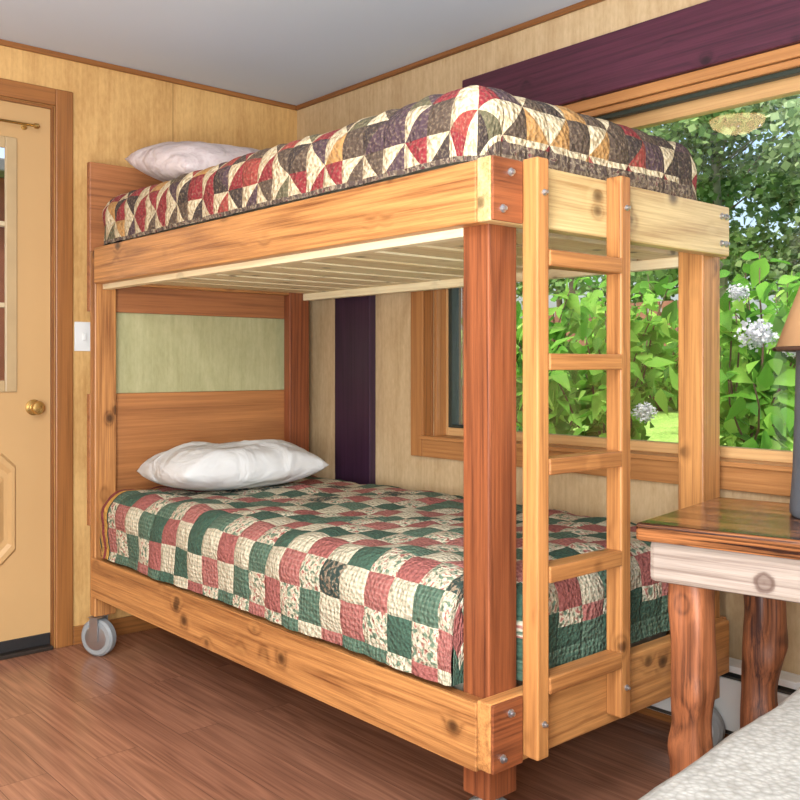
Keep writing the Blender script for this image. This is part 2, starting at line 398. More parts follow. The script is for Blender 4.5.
# door
door=struct(empty('door_1',(-0.03,-1.585,FZ)))
sx0,sx1=-0.06,-0.015
ly0,ly1,lz0,lz1=-1.88,-1.30,0.95,1.865
boxes('door_slab',[(sx0,sx1,-2.02,ly0,-0.02,2.02),(sx0,sx1,ly1,-1.15,-0.02,2.02),(sx0,sx1,ly0,ly1,-0.02,lz0),(sx0,sx1,ly0,ly1,lz1,2.02)],doorpaint,0,door)
e=0.022
boxes('lite_frame',[(sx1-0.002,sx1+0.012,ly0-e,ly0+e,lz0-e,lz1+e),(sx1-0.002,sx1+0.012,ly1-e,ly1+e,lz0-e,lz1+e),(sx1-0.002,sx1+0.012,ly0+e,ly1-e,lz0-e,lz0+e),(sx1-0.002,sx1+0.012,ly0+e,ly1-e,lz1-e,lz1+e)],plain('lite_frame_paint',C(178,152,112),0.4),0.004,door)
mun=[]
for i in (1,2):
    yy=ly0+(ly1-ly0)*i/3; mun.append((sx0+0.01,sx1+0.006,yy-0.009,yy+0.009,lz0,lz1))
    zz=lz0+(lz1-lz0)*i/3; mun.append((sx0+0.01,sx1+0.005,ly0,ly1,zz-0.009,zz+0.009))
boxes('muntin',mun,plain('muntin_paint',C(196,178,144),0.4),0.003,door)
box('door_pane',-0.045,-0.040,ly0,ly1,lz0,lz1,glass,0,door)
def raised(y0,y1,z0,z1):
    c=0.05
    def ring(o,x,cc):
        return [(x,y0+o,z0+o+cc),(x,y0+o+cc,z0+o),(x,y1-o-cc,z0+o),(x,y1-o,z0+o+cc),(x,y1-o,z1-o-cc),(x,y1-o-cc,z1-o),(x,y0+o+cc,z1-o),(x,y0+o,z1-o-cc)]
    rs=[ring(0,sx1,c),ring(0.008,sx1+0.012,c),ring(0.02,sx1+0.012,c),ring(0.03,sx1+0.001,c),ring(0.045,sx1+0.001,c),ring(0.065,sx1+0.012,c)]
    cy,cz=(y0+y1)/2,(z0+z1)/2
    vs=[Vector(p)-Vector((sx1,cy,cz)) for r in rs for p in r]; fs=[]
    for j in range(len(rs)-1):
        for i in range(8): a=j*8+i;b=j*8+(i+1)%8; fs.append((a,b,b+8,a+8))
    fs.append(tuple(range(40,48)))
    mesh_obj('door_panel',vs,fs,doorpaint,(sx1,cy,cz),door,smooth=False)
raised(-1.555,-1.28,0.28,0.70); raised(-1.88,-1.615,0.28,0.70)
box('door_sweep',sx0-0.002,sx1+0.004,-2.02,-1.15,-0.05,-0.005,black,0.003,door)
lathe('door_knob',[(0.030,0),(0.030,0.006),(0.013,0.01),(0.011,0.03),(0.024,0.038),(0.027,0.052),(0.022,0.064),(0.008,0.068)],brass,(sx1,-1.215,0.868),'x',24,door)
boxes('door_jamb',[(-0.13,0.0,-1.15,-1.14,FZ,2.03),(-0.13,0.0,-2.03,-2.02,FZ,2.03),(-0.13,0.0,-2.02,-1.15,2.02,2.03)],'trim',0,door)
boxes('door_casing',[(0.0,0.018,-1.14,-1.072,FZ,2.095),(0,0.018,-2.10,-2.03,FZ,2.095),(0,0.018,-2.03,-1.14,2.03,2.095)],'trim',0.004,door)
box('threshold',-0.13,0.02,-2.02,-1.15,FZ,-0.05,plain('threshold_metal',C(60,52,46),0.4,0.4),0.003,door)
v,f=tube_data([(0.03,-1.95,1.935),(0.03,-1.6,1.935),(0.03,-1.23,1.935)],[0.005]*3,10)
rod=mesh_obj('curtain_rod',[Vector(p)-Vector((0.03,-1.6,1.935)) for p in v],f,brass,(0.03,-1.6,1.935))
lathe('finial',[(0.004,0),(0.010,0.004),(0.010,0.018),(0.003,0.024)],brass,(0.03,-1.23,1.935),'y',14,rod)
lathe('bracket',[(0.012,0),(0.012,0.004),(0.004,0.006),(0.004,0.045)],brass,(-0.015,-1.25,1.935),'x',14,rod)
top(rod,'thin brass curtain rod mounted across the tan door','curtain rod')
sw=box('light_switch',0.0,0.006,-1.062,-0.985,1.085,1.20,white,0.002)
box('toggle',0.006,0.016,-1.030,-1.018,1.128,1.155,white,0.002,sw)
top(sw,'white plastic light switch plate on the plywood wall','light switch')

# ---------------------------------------------------------------- bunk bed
bed=empty('bunk_bed',(1.2,-0.57,FZ))
top(bed,'rustic stained timber bunk bed with ladder standing by the window','bunk bed')
box('post',2.12,2.20,-1.04,-0.95,0.085,1.46,'fir_red',0.004,bed)
box('post',2.12,2.20,-0.175,-0.085,0.085,1.46,'fir',0.004,bed)
box('post',0.17,0.215,-1.07,-0.985,0.085,1.46,'fir',0.004,bed)
box('post',0.17,0.215,-0.19,-0.085,0.085,1.46,'fir_red',0.004,bed)
box('side_rail',0.23,2.199,-1.08,-1.041,1.333,1.467,'fir',0.004,bed)
box('side_rail',0.205,2.199,-1.08,-1.0705,0.163,0.309,'fir',0.003,bed)
box('side_rail',0.218,2.199,-1.070,-1.041,0.163,0.308,'fir',0.003,bed)
box('side_rail',0.218,2.199,-0.084,-0.046,1.333,1.467,'fir',0.004,bed)
box('side_rail',0.218,2.199,-0.084,-0.046,0.163,0.309,'fir',0.004,bed)
box('end_rail',2.201,2.24,-1.08,-0.105,1.333,1.470,'fir_glare',0.004,bed)
box('end_rail',2.201,2.24,-1.08,-0.105,0.172,0.318,'fir',0.004,bed)
box('end_block',2.2405,2.248,-1.079,-0.985,1.334,1.469,'fir_red',0.002,bed,axis=1)
box('end_block',2.2405,2.248,-1.079,-0.985,0.173,0.317,'fir_red',0.002,bed,axis=1)
box('end_rail',0.176,0.214,-0.984,-0.191,0.163,0.309,'fir',0.004,bed)
box('end_rail',0.176,0.214,-0.984,-0.191,1.335,1.46,'fir',0.004,bed)
box('headboard_panel',0.14,0.169,-1.07,-0.085,0.42,0.92,'panel',0.003,bed,axis=1)
box('headboard_panel',0.14,0.169,-1.07,-0.085,1.234,1.80,'panelhead',0.003,bed,axis=1)
box('window_tint_panel',0.128,0.1395,-0.99,-0.09,0.80,1.30,plywood('window_light_green_plywood',C(186,182,138),C(150,146,102)),0.002,bed)  # added panel; its green puts reflected window light into the colour
for z in (1.345,0.20):
    box('ledger',0.216,2.118,-1.04,-1.005,z-0.03,z,'slat',0.002,bed)
    box('ledger',0.216,2.118,-0.12,-0.085,z-0.03,z,'slat',0.002,bed)
    for i in range(11):
        x=0.222+i*0.174
        box('slat',x,x+0.138,-1.035,-0.09,z+0.0005,z+0.020,'slat',0.002,bed,axis=1)
ladder=empty('ladder',(2.26,-0.81,0.185)); setpar(ladder,bed)
box('ladder_leg',2.2405,2.285,-0.98,-0.942,0.185,1.475,'ladderfir',0.004,ladder,axis=2)
box('ladder_leg',2.2405,2.285,-0.679,-0.641,0.20,1.475,'ladderfir',0.004,ladder,axis=2)
for zt in (1.28,1.055,0.828,0.595,0.355):
    box('rung',2.243,2.288,-0.9415,-0.6795,zt-0.036,zt,'ladderfir',0.003,ladder)
def bolt(x,y,z,ax,par=bed,r=0.009):
    lathe('bolt',[(r,0),(r,0.003),(r*0.6,0.005),(r*0.55,0.010),(r*0.2,0.011)],chrome,(x,y,z),ax,12,par)
for z in (1.44,1.36,0.29,0.20):
    bolt(2.248,-1.025 if z in (1.44,0.29) else -1.05,z,'x')
for y in (-0.15,-0.125):
    for z in (1.44,1.365): bolt(2.24,y,z,'x')
bolt(2.285,-0.96,1.40,'x',ladder,0.007); bolt(2.285,-0.96,0.26,'x',ladder,0.007)
bolt(2.285,-0.66,1.40,'x',ladder,0.007); bolt(2.285,-0.66,0.27,'x',ladder,0.007)
def caster(x,y,rot):
    c=empty('caster',(x,y,FZ)); setpar(c,bed)
    z=FZ+0.070
    lathe('wheel',[(0.045,-0.020),(0.062,-0.020),(0.070,-0.012),(0.070,0.012),(0.062,0.020),(0.045,0.020)],greyrub,(x,y-0.0,z),'y',36,c)
    lathe('hub',[(0.012,-0.026),(0.030,-0.025),(0.046,-0.021),(0.046,0.021),(0.030,0.025),(0.012,0.026)],chrome,(x,y,z),'y',24,c)
    boxes('fork',[(x-0.018,x+0.018,y-0.033,y-0.029,z-0.012,z+0.079),(x-0.018,x+0.018,y+0.029,y+0.033,z-0.012,z+0.079),(x-0.026,x+0.026,y-0.033,y+0.033,z+0.0780,0.084)],chrome,0.001,c)
    c.rotation_euler=(0,0,math.radians(rot))
caster(0.200,-1.048,30); caster(0.20,-0.14,20); caster(2.16,-0.995,30); caster(2.16,-0.13,15)

# ---------------------------------------------------------------- soft goods
def sheet(name,x0,x1,y0,y1,zb,zt,r,mat,step=0.018,puff=0.0,amp=0.006,cell=0.1,seed=0,clamp=None,puckamp=0.004):
    ix0,ix1,iy0,iy1=x0+r,x1-r,y0+r,y1-r
    Hm=r*math.pi/2+max(0,(zt-zb)-r)
    L=ix1-ix0; Wd=iy1-iy0
    nx=int((L+2*Hm)/step); ny=int((Wd+2*Hm)/step)
    cx,cy=(x0+x1)/2,(y0+y1)/2
    verts=[];uvs=[];faces=[]
    for j in range(ny+1):
        t=-Hm+(Wd+2*Hm)*j/ny
        for i in range(nx+1):
            s=-Hm+(L+2*Hm)*i/nx
            bx=min(max(s,0),L); by=min(max(t,0),Wd); es=s-bx; et=t-by
            e=max(abs(es),abs(et))
            if e<1e-9: nxv,nyv=0,0
            else:
                if abs(es)>0 and abs(et)>0:
                    big=max(abs(es),abs(et)); sm=min(abs(es),abs(et)); ang=math.pi/4*sm/big
                    if abs(es)>=abs(et): nxv,nyv=math.cos(ang),math.sin(ang)
                    else: nxv,nyv=math.sin(ang),math.cos(ang)
                    nxv*=math.copysign(1,es); nyv*=math.copysign(1,et)
                else:
                    nxv=math.copysign(1,es) if abs(es)>0 else 0; nyv=math.copysign(1,et) if abs(et)>0 else 0
            if e<r*math.pi/2: ph=e/r; h=r*math.sin(ph); dr=r*(1-math.cos(ph))
            else: h=r; dr=r+(e-r*math.pi/2); ph=math.pi/2
            u=bx+nxv*e; v=by+nyv*e
            nz=noise.noise(Vector((u*5+seed,v*5,0.3)))*amp+noise.noise(Vector((u*17+seed,v*17,3.3)))*amp*0.5
            pc=abs(math.sin(math.pi*u/cell)*math.sin(math.pi*v/cell))**0.5*puckamp
            dn=nz+pc
            X=ix0+bx+nxv*(h+dn*math.sin(ph)); Y=iy0+by+nyv*(h+dn*math.sin(ph))
            mid=(math.sin(math.pi*min(1,max(0,s/L)))*math.sin(math.pi*min(1,max(0,t/Wd))))**0.35 if e<1e-9 else 0
            Z=zt-dr+dn*math.cos(ph)+puff*mid
            if e>Hm-1e-6: Z=zb
            if clamp: X,Y=clamp(X,Y)
            verts.append((X-cx,Y-cy,Z-zb)); uvs.append((u,v))
    for j in range(ny):
        for i in range(nx):
            a=j*(nx+1)+i; faces.append((a,a+1,a+nx+2,a+nx+1))
    o=mesh_obj(name,verts,faces,mat,(cx,cy,zb))
    uvl=o.data.uv_layers.new(name='UVMap')
    idx=np.empty(len(o.data.loops),dtype=np.int32); o.data.loops.foreach_get('vertex_index',idx)
    uvl.data.foreach_set('uv',np.array(uvs,dtype=np.float32)[idx].ravel())
    return o
q2=sheet('quilt',0.255,2.200,-1.080,-0.165,1.471,1.652,0.080,upperquilt(),step=0.014,puff=0.018,amp=0.010,cell=0.078,seed=12,puckamp=0.006)
top(q2,'burgundy, cream and brown star patchwork quilt on the top bunk','quilt')
def postclamp(X,Y):
    if Y<-0.935 or Y>-0.19: X=min(X,2.114)
    return X,Y
q1=sheet('quilt',0.218,2.192,-1.074,-0.088,0.322,0.560,0.10,lowerquilt(),amp=0.014,cell=0.088,seed=9,clamp=postclamp,puckamp=0.006)
top(q1,'green, rose and cream checkered patchwork quilt on the bottom bunk','quilt')
mt=clothwhite('mattress_ticking',C(170,160,140))
m1=box('mattress',0.27,2.10,-1.0,-0.21,1.3655,1.57,mt,0.03); top(m1,'plain mattress on slats beneath the star quilt','mattress')
m2=box('mattress',0.26,2.07,-0.99,-0.13,0.2205,0.51,mt,0.03); top(m2,'plain mattress on slats beneath the checkered quilt','mattress')

def pillow(name,L,Wd,T,mat,loc,rot,seed=0,wa=0.03):
    n=56; verts=[];faces=[]
    for side in (1,-1):
        for j in range(n+1):
            for i in range(n+1):
                a=-1+2*i/n;b=-1+2*j/n
                pr=((1-abs(a)**2.8)*(1-abs(b)**2.8))
                h=max(0,pr)**0.45
                x=a*Wd/2*(1-0.05*(1-a*a)*b*b)*(1-0.03*a*a*b*b); y=b*L/2*(1-0.06*(1-b*b)*a*a)*(1-0.03*a*a*b*b)
                wr=noise.noise(Vector((a*1.8+seed,b*2.2,side)))*wa*h
                cr=noise.noise(Vector((math.atan2(b,a)*3.5+seed,seed,0.4)))*0.014*h*min(1,(a*a+b*b))
                wr+=cr-abs(noise.noise(Vector((a*3.5+seed,b*3.0+a*1.5,2*side))))*wa*0.5*h
                z=(T/2*h+wr) if side>0 else -(T/2*0.75*h)
                verts.append((x,y,z))
    N=(n+1)*(n+1)
    for j in range(n):
        for i in range(n):
            a=j*(n+1)+i
            faces.append((a,a+1,a+n+2,a+n+1)); faces.append((N+a,N+a+n+1,N+a+n+2,N+a+1))
    o=mesh_obj(name,verts,faces,mat,loc)
    bm=bmesh.new(); bm.from_mesh(o.data); bmesh.ops.remove_doubles(bm,verts=bm.verts,dist=0.0008); bm.to_mesh(o.data); bm.free()
    o.rotation_euler=rot; return o
p1=pillow('pillow',0.62,0.42,0.20,clothwhite('white_pillowcase',C(204,203,200)),(0.50,-0.645,0.637),(0.0,-0.04,-0.04),3,0.026)
top(p1,'plump white pillow lying on the checkered quilt','pillow')
p2=pillow('pillow',0.80,0.46,0.22,clothwhite('pinkish_cream_pillowcase',C(206,192,190),C(186,162,164)),(0.47,-0.58,1.757),(0.0,0.22,0.05),8,0.018)
top(p2,'pinkish-cream pillow propped against the top bunk headboard','pillow')

# foreground bed
def knobby():
    m,nt,b=newmat('cream_weave'); v=TC(nt,'UV')
    d=VOR(nt,v,110); n=NOISE(nt,v,20,3,0.5)
    nt.links.new(RAMP(nt,M(nt,'ADD',M(nt,'MULTIPLY',d,0.7),M(nt,'MULTIPLY',n,0.4)),[(0.1,C(170,166,158)),(0.8,C(134,130,122))]),b.inputs['Base Color'])
    b.inputs['Roughness'].default_value=0.95
    BUMP(nt,M(nt,'ADD',d,M(nt,'MULTIPLY',n,0.8)),0.4,0.003,b); return m
ROT=math.radians(5.3)
gb=sheet('bedspread',2.915,4.325,-2.80,-0.78,FZ+0.12,0.495,0.03,knobby(),step=0.03,amp=0.005,cell=0.3,seed=5)
gb.rotation_euler=(0,0,ROT)
top(gb,'cream woven bedspread on a low bed beside the nightstand','bedspread')
gm=empty('bed',(3.62,-1.79,FZ)); top(gm,'low bed hidden beneath the cream bedspread','bed')
box('mattress',2.985,4.265,-2.74,-0.87,0.20,0.43,mt,0.03,gm)
box('bed_base',3.005,4.245,-2.72,-0.89,FZ+0.10,0.1995,'fir_red',0.004,gm)
for x in (3.055,4.135):
    for y in (-2.65,-1.0): box('leg',x,x+0.06,y,y+0.06,FZ,FZ+0.0995,'fir_red',0.003,gm)
gm.rotation_euler=(0,0,ROT)

# ---------------------------------------------------------------- nightstand table
tb=empty('side_table',(2.402,-0.797,FZ)); tb.rotation_euler=(0,0,math.radians(10))
top(tb,'rustic log-legged side table with glossy wood top beside the bunk','side table')
TH=0.69-FZ; TW,TD=0.62,0.50
box('table_top',0,TW,0,TD,TH-0.040,TH,'tabletop',0.008,tb,True,axis=0)
box('apron',0.02,TW-0.02,0.025,0.055,TH-0.130,TH-0.0405,'apron',0.012,tb,True)
box('apron',0.02,TW-0.02,TD-0.055,TD-0.025,TH-0.130,TH-0.0405,'apron',0.012,tb,True)
box('apron',0.02,0.05,0.056,TD-0.056,TH-0.130,TH-0.0405,'apron',0.012,tb,True,axis=1)
box('apron',TW-0.05,TW-0.02,0.056,TD-0.056,TH-0.130,TH-0.0405,'apron',0.012,tb,True,axis=1)
def logleg(x,y,seed):
    pts=[];rad=[]
    H=TH-0.06
    for i in range(41):
        t=i/40; z=H*t
        pts.append((noise.noise(Vector((seed,z*5,0)))*0.014,noise.noise(Vector((seed+5,z*5,1)))*0.014,z))
        rad.append(0.042*(1+0.14*noise.noise(Vector((seed+9,z*8,2))))*(1.06-0.12*abs(t-0.5)))
    v,f=tube_data(pts,rad,30,0.32,seed)
    vv=[]
    for p in v:
        for (kz,ka,am) in ((0.38,seed*1.3,0.013),(0.60,seed*2.1+2,0.012),(0.2,seed+4,0.012),(0.55,-0.9,0.011)):
            c=Vector((math.cos(ka)*0.04,math.sin(ka)*0.04,kz*H)); d=(p-c).length
            if d<0.05: p=p+Vector((math.cos(ka),math.sin(ka),0))*am*(1-d/0.05)**1.1
        vv.append(p-Vector((0,0,H/2)))
    mesh_obj('leg',vv,f,W('log',2),(x,y,H/2),tb,True)
logleg(0.090,0.10,3); logleg(0.140,TD-0.08,11); logleg(TW-0.10,0.10,17); logleg(TW-0.10,TD-0.10,23)

# lamp
lx,ly=2.69,-0.39
lamp=empty('table_lamp',(lx,ly,0.691)); top(lamp,'table lamp with dark grey base and tan shade','table lamp')
greybase=plain('dark_grey_ceramic',C(84,88,94),0.6,0,0.1,30,0.3)
lathe('lamp_base',[(0.124,0),(0.128,0.006),(0.128,0.02),(0.122,0.10),(0.118,0.22),(0.116,0.30),(0.114,0.385),(0.10,0.40),(0.014,0.402)],greybase,(lx,ly,0.691),'z',40,lamp)
lathe('lamp_neck',[(0.009,0),(0.009,0.13)],brass,(lx,ly,1.0935),'z',16,lamp)
def shademat():
    m,nt,b=newmat('tan_parchment_shade'); v=TC(nt)
    nt.links.new(MIX(nt,NOISE(nt,v,9,3),C(158,116,78),C(190,148,104)),b.inputs['Base Color']); b.inputs['Roughness'].default_value=0.8
    return m
sv=[];sf=[];seg=48
for r,h in ((0.158,0),(0.078,0.22)):
    for i in range(seg): t=2*math.pi*i/seg; sv.append((r*math.cos(t),r*math.sin(t),h))
for i in range(seg): a=i;b=(i+1)%seg; sf.append((a,b,b+seg,a+seg))
sh=mesh_obj('lamp_shade',sv,sf,shademat(),(lx,ly,1.068),lamp)
md=sh.modifiers.new('Solidify','SOLIDIFY'); md.thickness=0.003
for r,h in ((0.160,1.066),(0.080,1.288)):
    pts=[(lx+r*math.cos(2*math.pi*i/seg),ly+r*math.sin(2*math.pi*i/seg),h) for i in range(seg+1)]
    v,f=tube_data(pts,[0.005]*(seg+1),8); f=f[:-2]
    mesh_obj('shade_binding',[Vector(p)-Vector((lx,ly,h)) for p in v],f,plain('shade_binding',C(70,44,30),0.6),(lx,ly,h),lamp)

# baseboard heater
ht=empty('baseboard_heater',(1.85,-0.045,FZ+0.03)); top(ht,'white metal electric baseboard heater below the window','heater')
boxes('heater_body',[(1.35,2.42,-0.03,-0.0145,FZ+0.03,0.185),(1.35,2.42,-0.085,-0.029,0.165,0.185),(1.35,2.42,-0.085,-0.075,0.0,0.145)],white,0.003,ht)
box('end_cap',2.42,2.48,-0.088,-0.0145,FZ+0.03,0.188,white,0.004,ht)
box('end_cap',1.29,1.35,-0.088,-0.0145,FZ+0.03,0.188,white,0.004,ht)
box('heating_fin',1.36,2.41,-0.073,-0.032,FZ+0.05,0.15,plain('heater_fin',C(90,88,84),0.4,0.6),0.001,ht)

# ceiling lights
def emis(name,col,s):
    m,nt,b=newmat(name); b.inputs['Base Color'].default_value=col
    b.inputs['Emission Color'].default_value=col; b.inputs['Emission Strength'].default_value=s; return m
bulb=emis('warm_glass_lit',C(255,214,160),9.0)
for i,(x,y) in enumerate(((1.28,-1.56),(3.2,-2.6))):  # second position is an added, unseen fixture to go with the fill light
    c=empty('ceiling_light',(x,y,CZ)); top(c,'round flush ceiling light with warm glass bowl','ceiling light')
    lathe('canopy',[(0.14,-0.02),(0.14,0.0)],brass,(x,y,CZ-0.0005),'z',32,c)
    lathe('glass_bowl',[(0.02,-0.085),(0.07,-0.075),(0.115,-0.05),(0.13,-0.021)],bulb,(x,y,CZ),'z',32,c)

# ---------------------------------------------------------------- outdoors
def lawn_z(x,y):
    if y<0.4: return -0.17
    if y<1.0: return -0.17+(y-0.4)/0.6*0.47
    return 0.30+(y-1.0)*0.095+noise.noise(Vector((x*0.4,y*0.4,0)))*0.05
def grassmat():
    m,nt,b=newmat('grass'); v=TC(nt)
    f=NOISE(nt,v,3,4); g=NOISE(nt,v,60,3)
    nt.links.new(RAMP(nt,M(nt,'MULTIPLY_ADD',g,0.5,M(nt,'MULTIPLY',f,0.5)),[(0.3,C(86,124,44)),(0.5,C(138,178,72)),(0.7,C(176,206,106))]),b.inputs['Base Color'])
    b.inputs['Roughness'].default_value=0.9; BUMP(nt,g,0.8,0.05,b); return m
gv=[];gf=[];xs=np.arange(-26,9.01,0.6); ys=np.concatenate([np.arange(-7,0.3,1.2),np.arange(0.2,10,0.3),np.arange(10,24,1.0)])
for y in ys:
    for x in xs: gv.append((x,y,lawn_z(x,y)))
nxs=len(xs)
for j in range(len(ys)-1):
    for i in range(nxs-1): a=j*nxs+i; gf.append((a,a+1,a+nxs+1,a+nxs))
lw=mesh_obj('lawn',gv,gf,grassmat()); top(lw,'bright green grass lawn sloping up outside','lawn',kind='stuff')

def leafmat(name,dark,mid,light,tr=0.35):
    m,nt,b=newmat(name)
    at=nt.nodes.new('ShaderNodeAttribute'); at.attribute_name='tint'
    col=RAMP(nt,at.outputs['Fac'],[(0,dark),(0.5,mid),(1,light)])
    nt.links.new(col,b.inputs['Base Color']); b.inputs['Roughness'].default_value=0.6
    b.inputs['Specular IOR Level'].default_value=0.2
    t=nt.nodes.new('ShaderNodeBsdfTranslucent'); nt.links.new(col,t.inputs[0])
    mx=nt.nodes.new('ShaderNodeMixShader'); mx.inputs[0].default_value=tr
    nt.links.new(b.outputs[0],mx.inputs[1]); nt.links.new(t.outputs[0],mx.inputs[2])
    nt.links.new(mx.outputs[0],nt.nodes['Material Output'].inputs[0]); return m
def leaves(name,pts,size,mat,parent,loc,seed,full=True,droop=0.5,aspect=0.62):
    rg=np.random.default_rng(seed); n=len(pts)
    d=rg.normal(size=(n,3)); d[:,2]-=droop; d/=np.linalg.norm(d,axis=1)[:,None]
    nn=rg.normal(size=(n,3))*0.7; nn[:,2]+=1.0; nn[:,1]-=0.7
    s=np.cross(d,nn); s/=np.linalg.norm(s,axis=1)[:,None]+1e-9; nn=np.cross(s,d)
    sz=size*rg.uniform(0.5,1.25,n)
    if full:
        L=[(0,0,0),(0.36,0.20,0.07),(0.5,0.42,0.11),(0.26,0.78,0.03),(0,1.12,-0.10),(-0.26,0.78,0.03),(-0.5,0.42,0.11),(-0.36,0.20,0.07),(0,0.45,0)]
        F=[(0,1,2,8),(8,2,3,4),(8,4,5,6),(0,8,6,7)]
    else:
        L=[(0,0,0),(0.5,0.45,0.06),(0,1,0),(-0.5,0.45,0.06)]; F=[(0,1,2,3)]
    k=len(L); V=np.zeros((n,k,3))
    for i,(a,b_,h) in enumerate(L):
        V[:,i]=pts+ s*(a*aspect*sz*1.3)[:,None]+d*(b_*sz)[:,None]+nn*(h*sz)[:,None]
    V=V.reshape(-1,3)-np.array(loc)
    base=(np.arange(n)*k)[:,None,None]; FF=(np.array(F)[None]+base).reshape(-1,4)
    me=bpy.data.meshes.new(name); me.vertices.add(len(V)); me.vertices.foreach_set('co',V.ravel().astype(np.float32))
    me.loops.add(FF.size); me.loops.foreach_set('vertex_index',FF.ravel().astype(np.int32))
    me.polygons.add(len(FF)); me.polygons.foreach_set('loop_start',(np.arange(len(FF))*4).astype(np.int32))
    try: me.polygons.foreach_set('loop_total',np.full(len(FF),4,dtype=np.int32))
    except Exception: pass
    me.update(calc_edges=True)
    at=me.attributes.new('tint','FLOAT','POINT'); at.data.foreach_set('value',np.repeat(np.clip(rg.normal(0.5,0.24,n),0,1),k).astype(np.float32))
    me.materials.append(mat)
    o=bpy.data.objects.new(name,me); o.location=loc; link(o); return setpar(o,parent)
shrubleaf=leafmat('lilac_leaf',C(56,108,36),C(108,166,58),C(168,210,98),0.45)
treeleaf=leafmat('tree_leaf',C(60,92,48),C(108,142,80),C(166,190,126),0.42)
treeleaf2=leafmat('tree_leaf_pale',C(90,120,82),C(136,164,114),C(188,206,158),0.42)
twig=plain('twig_bark',C(94,72,54),0.8)
birch=plain('birch_bark',C(160,156,144),0.8,0,0.3,6)
bark=plain('brown_bark',C(100,84,70),0.9,0,0.2,6)
petal=leafmat('white_petal',C(182,182,188),C(206,206,210),C(224,224,224),0.3)
def shrub(x,y,rad,zt,n,seed,flowers=(),leafsz=0.125,nst=16):
    rg=np.random.default_rng(seed); z0=lawn_z(x,y)-0.02
    root=empty('lilac_shrub',(x,y,z0+0.02))
    V=[];Fs=[];P=[]
    for i in range(nst):
        a=rg.uniform(0,6.28); rr=rad*math.sqrt(rg.uniform(0.02,1)); h=(zt-z0)*rg.uniform(0.55,1.0)*(1-0.25*(rr/rad)**2)
        pts=[]
        for t in np.linspace(0,1,7):
            pts.append((x+math.cos(a)*rr*t**1.3+0.03*math.sin(7*t+i),y+math.sin(a)*rr*t**1.3,z0+h*t))
        v,f=tube_data(pts,list(np.linspace(0.010,0.003,7)),5)
        o=len(V); V+=v; Fs+=[tuple(q+o for q in g) for g in f]
        m=n//nst
        tt=rg.uniform(0.15,1.02,m)**0.8
        base=np.array([[np.interp(t,np.linspace(0,1,7),[p[k] for p in pts]) for k in range(3)] for t in tt])
        P.append(base+rg.normal(size=(m,3))*0.05)
    mesh_obj('stems',[Vector(p)-Vector((x,y,z0)) for p in V],Fs,twig,(x,y,z0),root)
    leaves('foliage',np.concatenate(P),leafsz,shrubleaf,root,(x,y,z0),seed+1,aspect=0.50)
    for (fx,fy,fz,fr) in flowers:
        m=420; dd=rg.normal(size=(m,3)); dd/=np.linalg.norm(dd,axis=1)[:,None]
        dd[:,2]*=0.8; pp=np.array([fx,fy,fz])+dd*fr*rg.uniform(0.3,1.0,(m,1))
        leaves('flower_cluster',pp,fr*0.20,petal,root,(fx,fy,fz),seed+7,False,0.0,1.0)
    top(root,'leafy lilac shrub'+(' with pale white flower clusters' if flowers else ' with broad bright green leaves')+' growing outside','shrub')
    return root
shrub(1.42,1.55,0.42,1.60,460,11,[(1.636,1.207,1.157,0.085),(1.43,1.43,1.36,0.05),(1.78,1.25,1.10,0.05)])
shrub(0.62,1.60,0.50,1.60,640,22,[(0.92,1.455,0.796,0.065),(0.80,1.40,0.93,0.045)])
shrub(-0.15,1.9,0.55,1.65,700,33)
shrub(-1.0,2.1,0.6,1.7,700,44)
shrub(0.55,3.4,0.55,1.75,520,55)
shrub(-0.9,4.4,0.7,2.0,600,66)
shrub(0.0,5.0,0.7,1.9,600,67)
def tree(x,y,h,rad,n,seed,lm,bk,sz=0.13,lo=0.14):
    rg=np.random.default_rng(seed); z0=lawn_z(x,y)-0.05
    root=empty('tree',(x,y,z0+0.05))
    pts=[(x+0.15*math.sin(t*4+seed),y,z0+h*t) for t in np.linspace(0,1,9)]
    v,f=tube_data(pts,list(np.linspace(0.08,0.02,9)),8)
    V=list(v);F=list(f)
    for i in range(16):
        t=rg.uniform(0.25,0.9); a=rg.uniform(0,6.28); L=rad*rg.uniform(0.4,0.8)*(1.2-t)
        b=(x,y,z0+h*t); vv,ff=tube_data([b,(x+math.cos(a)*L*0.5,y+math.sin(a)*L*0.5,b[2]+0.35*L),(x+math.cos(a)*L,y+math.sin(a)*L,b[2]+0.75*L)],[0.03,0.018,0.006],5)
        o=len(V); V+=vv; F+=[tuple(q+o for q in g) for g in ff]
    mesh_obj('trunk',[Vector(p)-Vector((x,y,z0)) for p in V],F,bk,(x,y,z0),root)
    P=[]
    nb=60
    for i in range(nb):
        t=rg.uniform(lo,1.0); a=rg.uniform(0,6.28); rr=rad*(1.15-0.75*t)*rg.uniform(0.2,1)
        c=np.array([x+math.cos(a)*rr,y+math.sin(a)*rr,z0+h*t])
        P.append(c+rg.normal(size=(n//nb,3))*np.array([0.38,0.38,0.24])*rad*0.38)
    leaves('foliage',np.concatenate(P),sz,lm,root,(x,y,z0),seed+1,False,0.3,0.75)
    top(root,'tall leafy green tree with %s trunk standing behind the lawn'%('pale birch' if bk is birch else 'brown'),'tree')
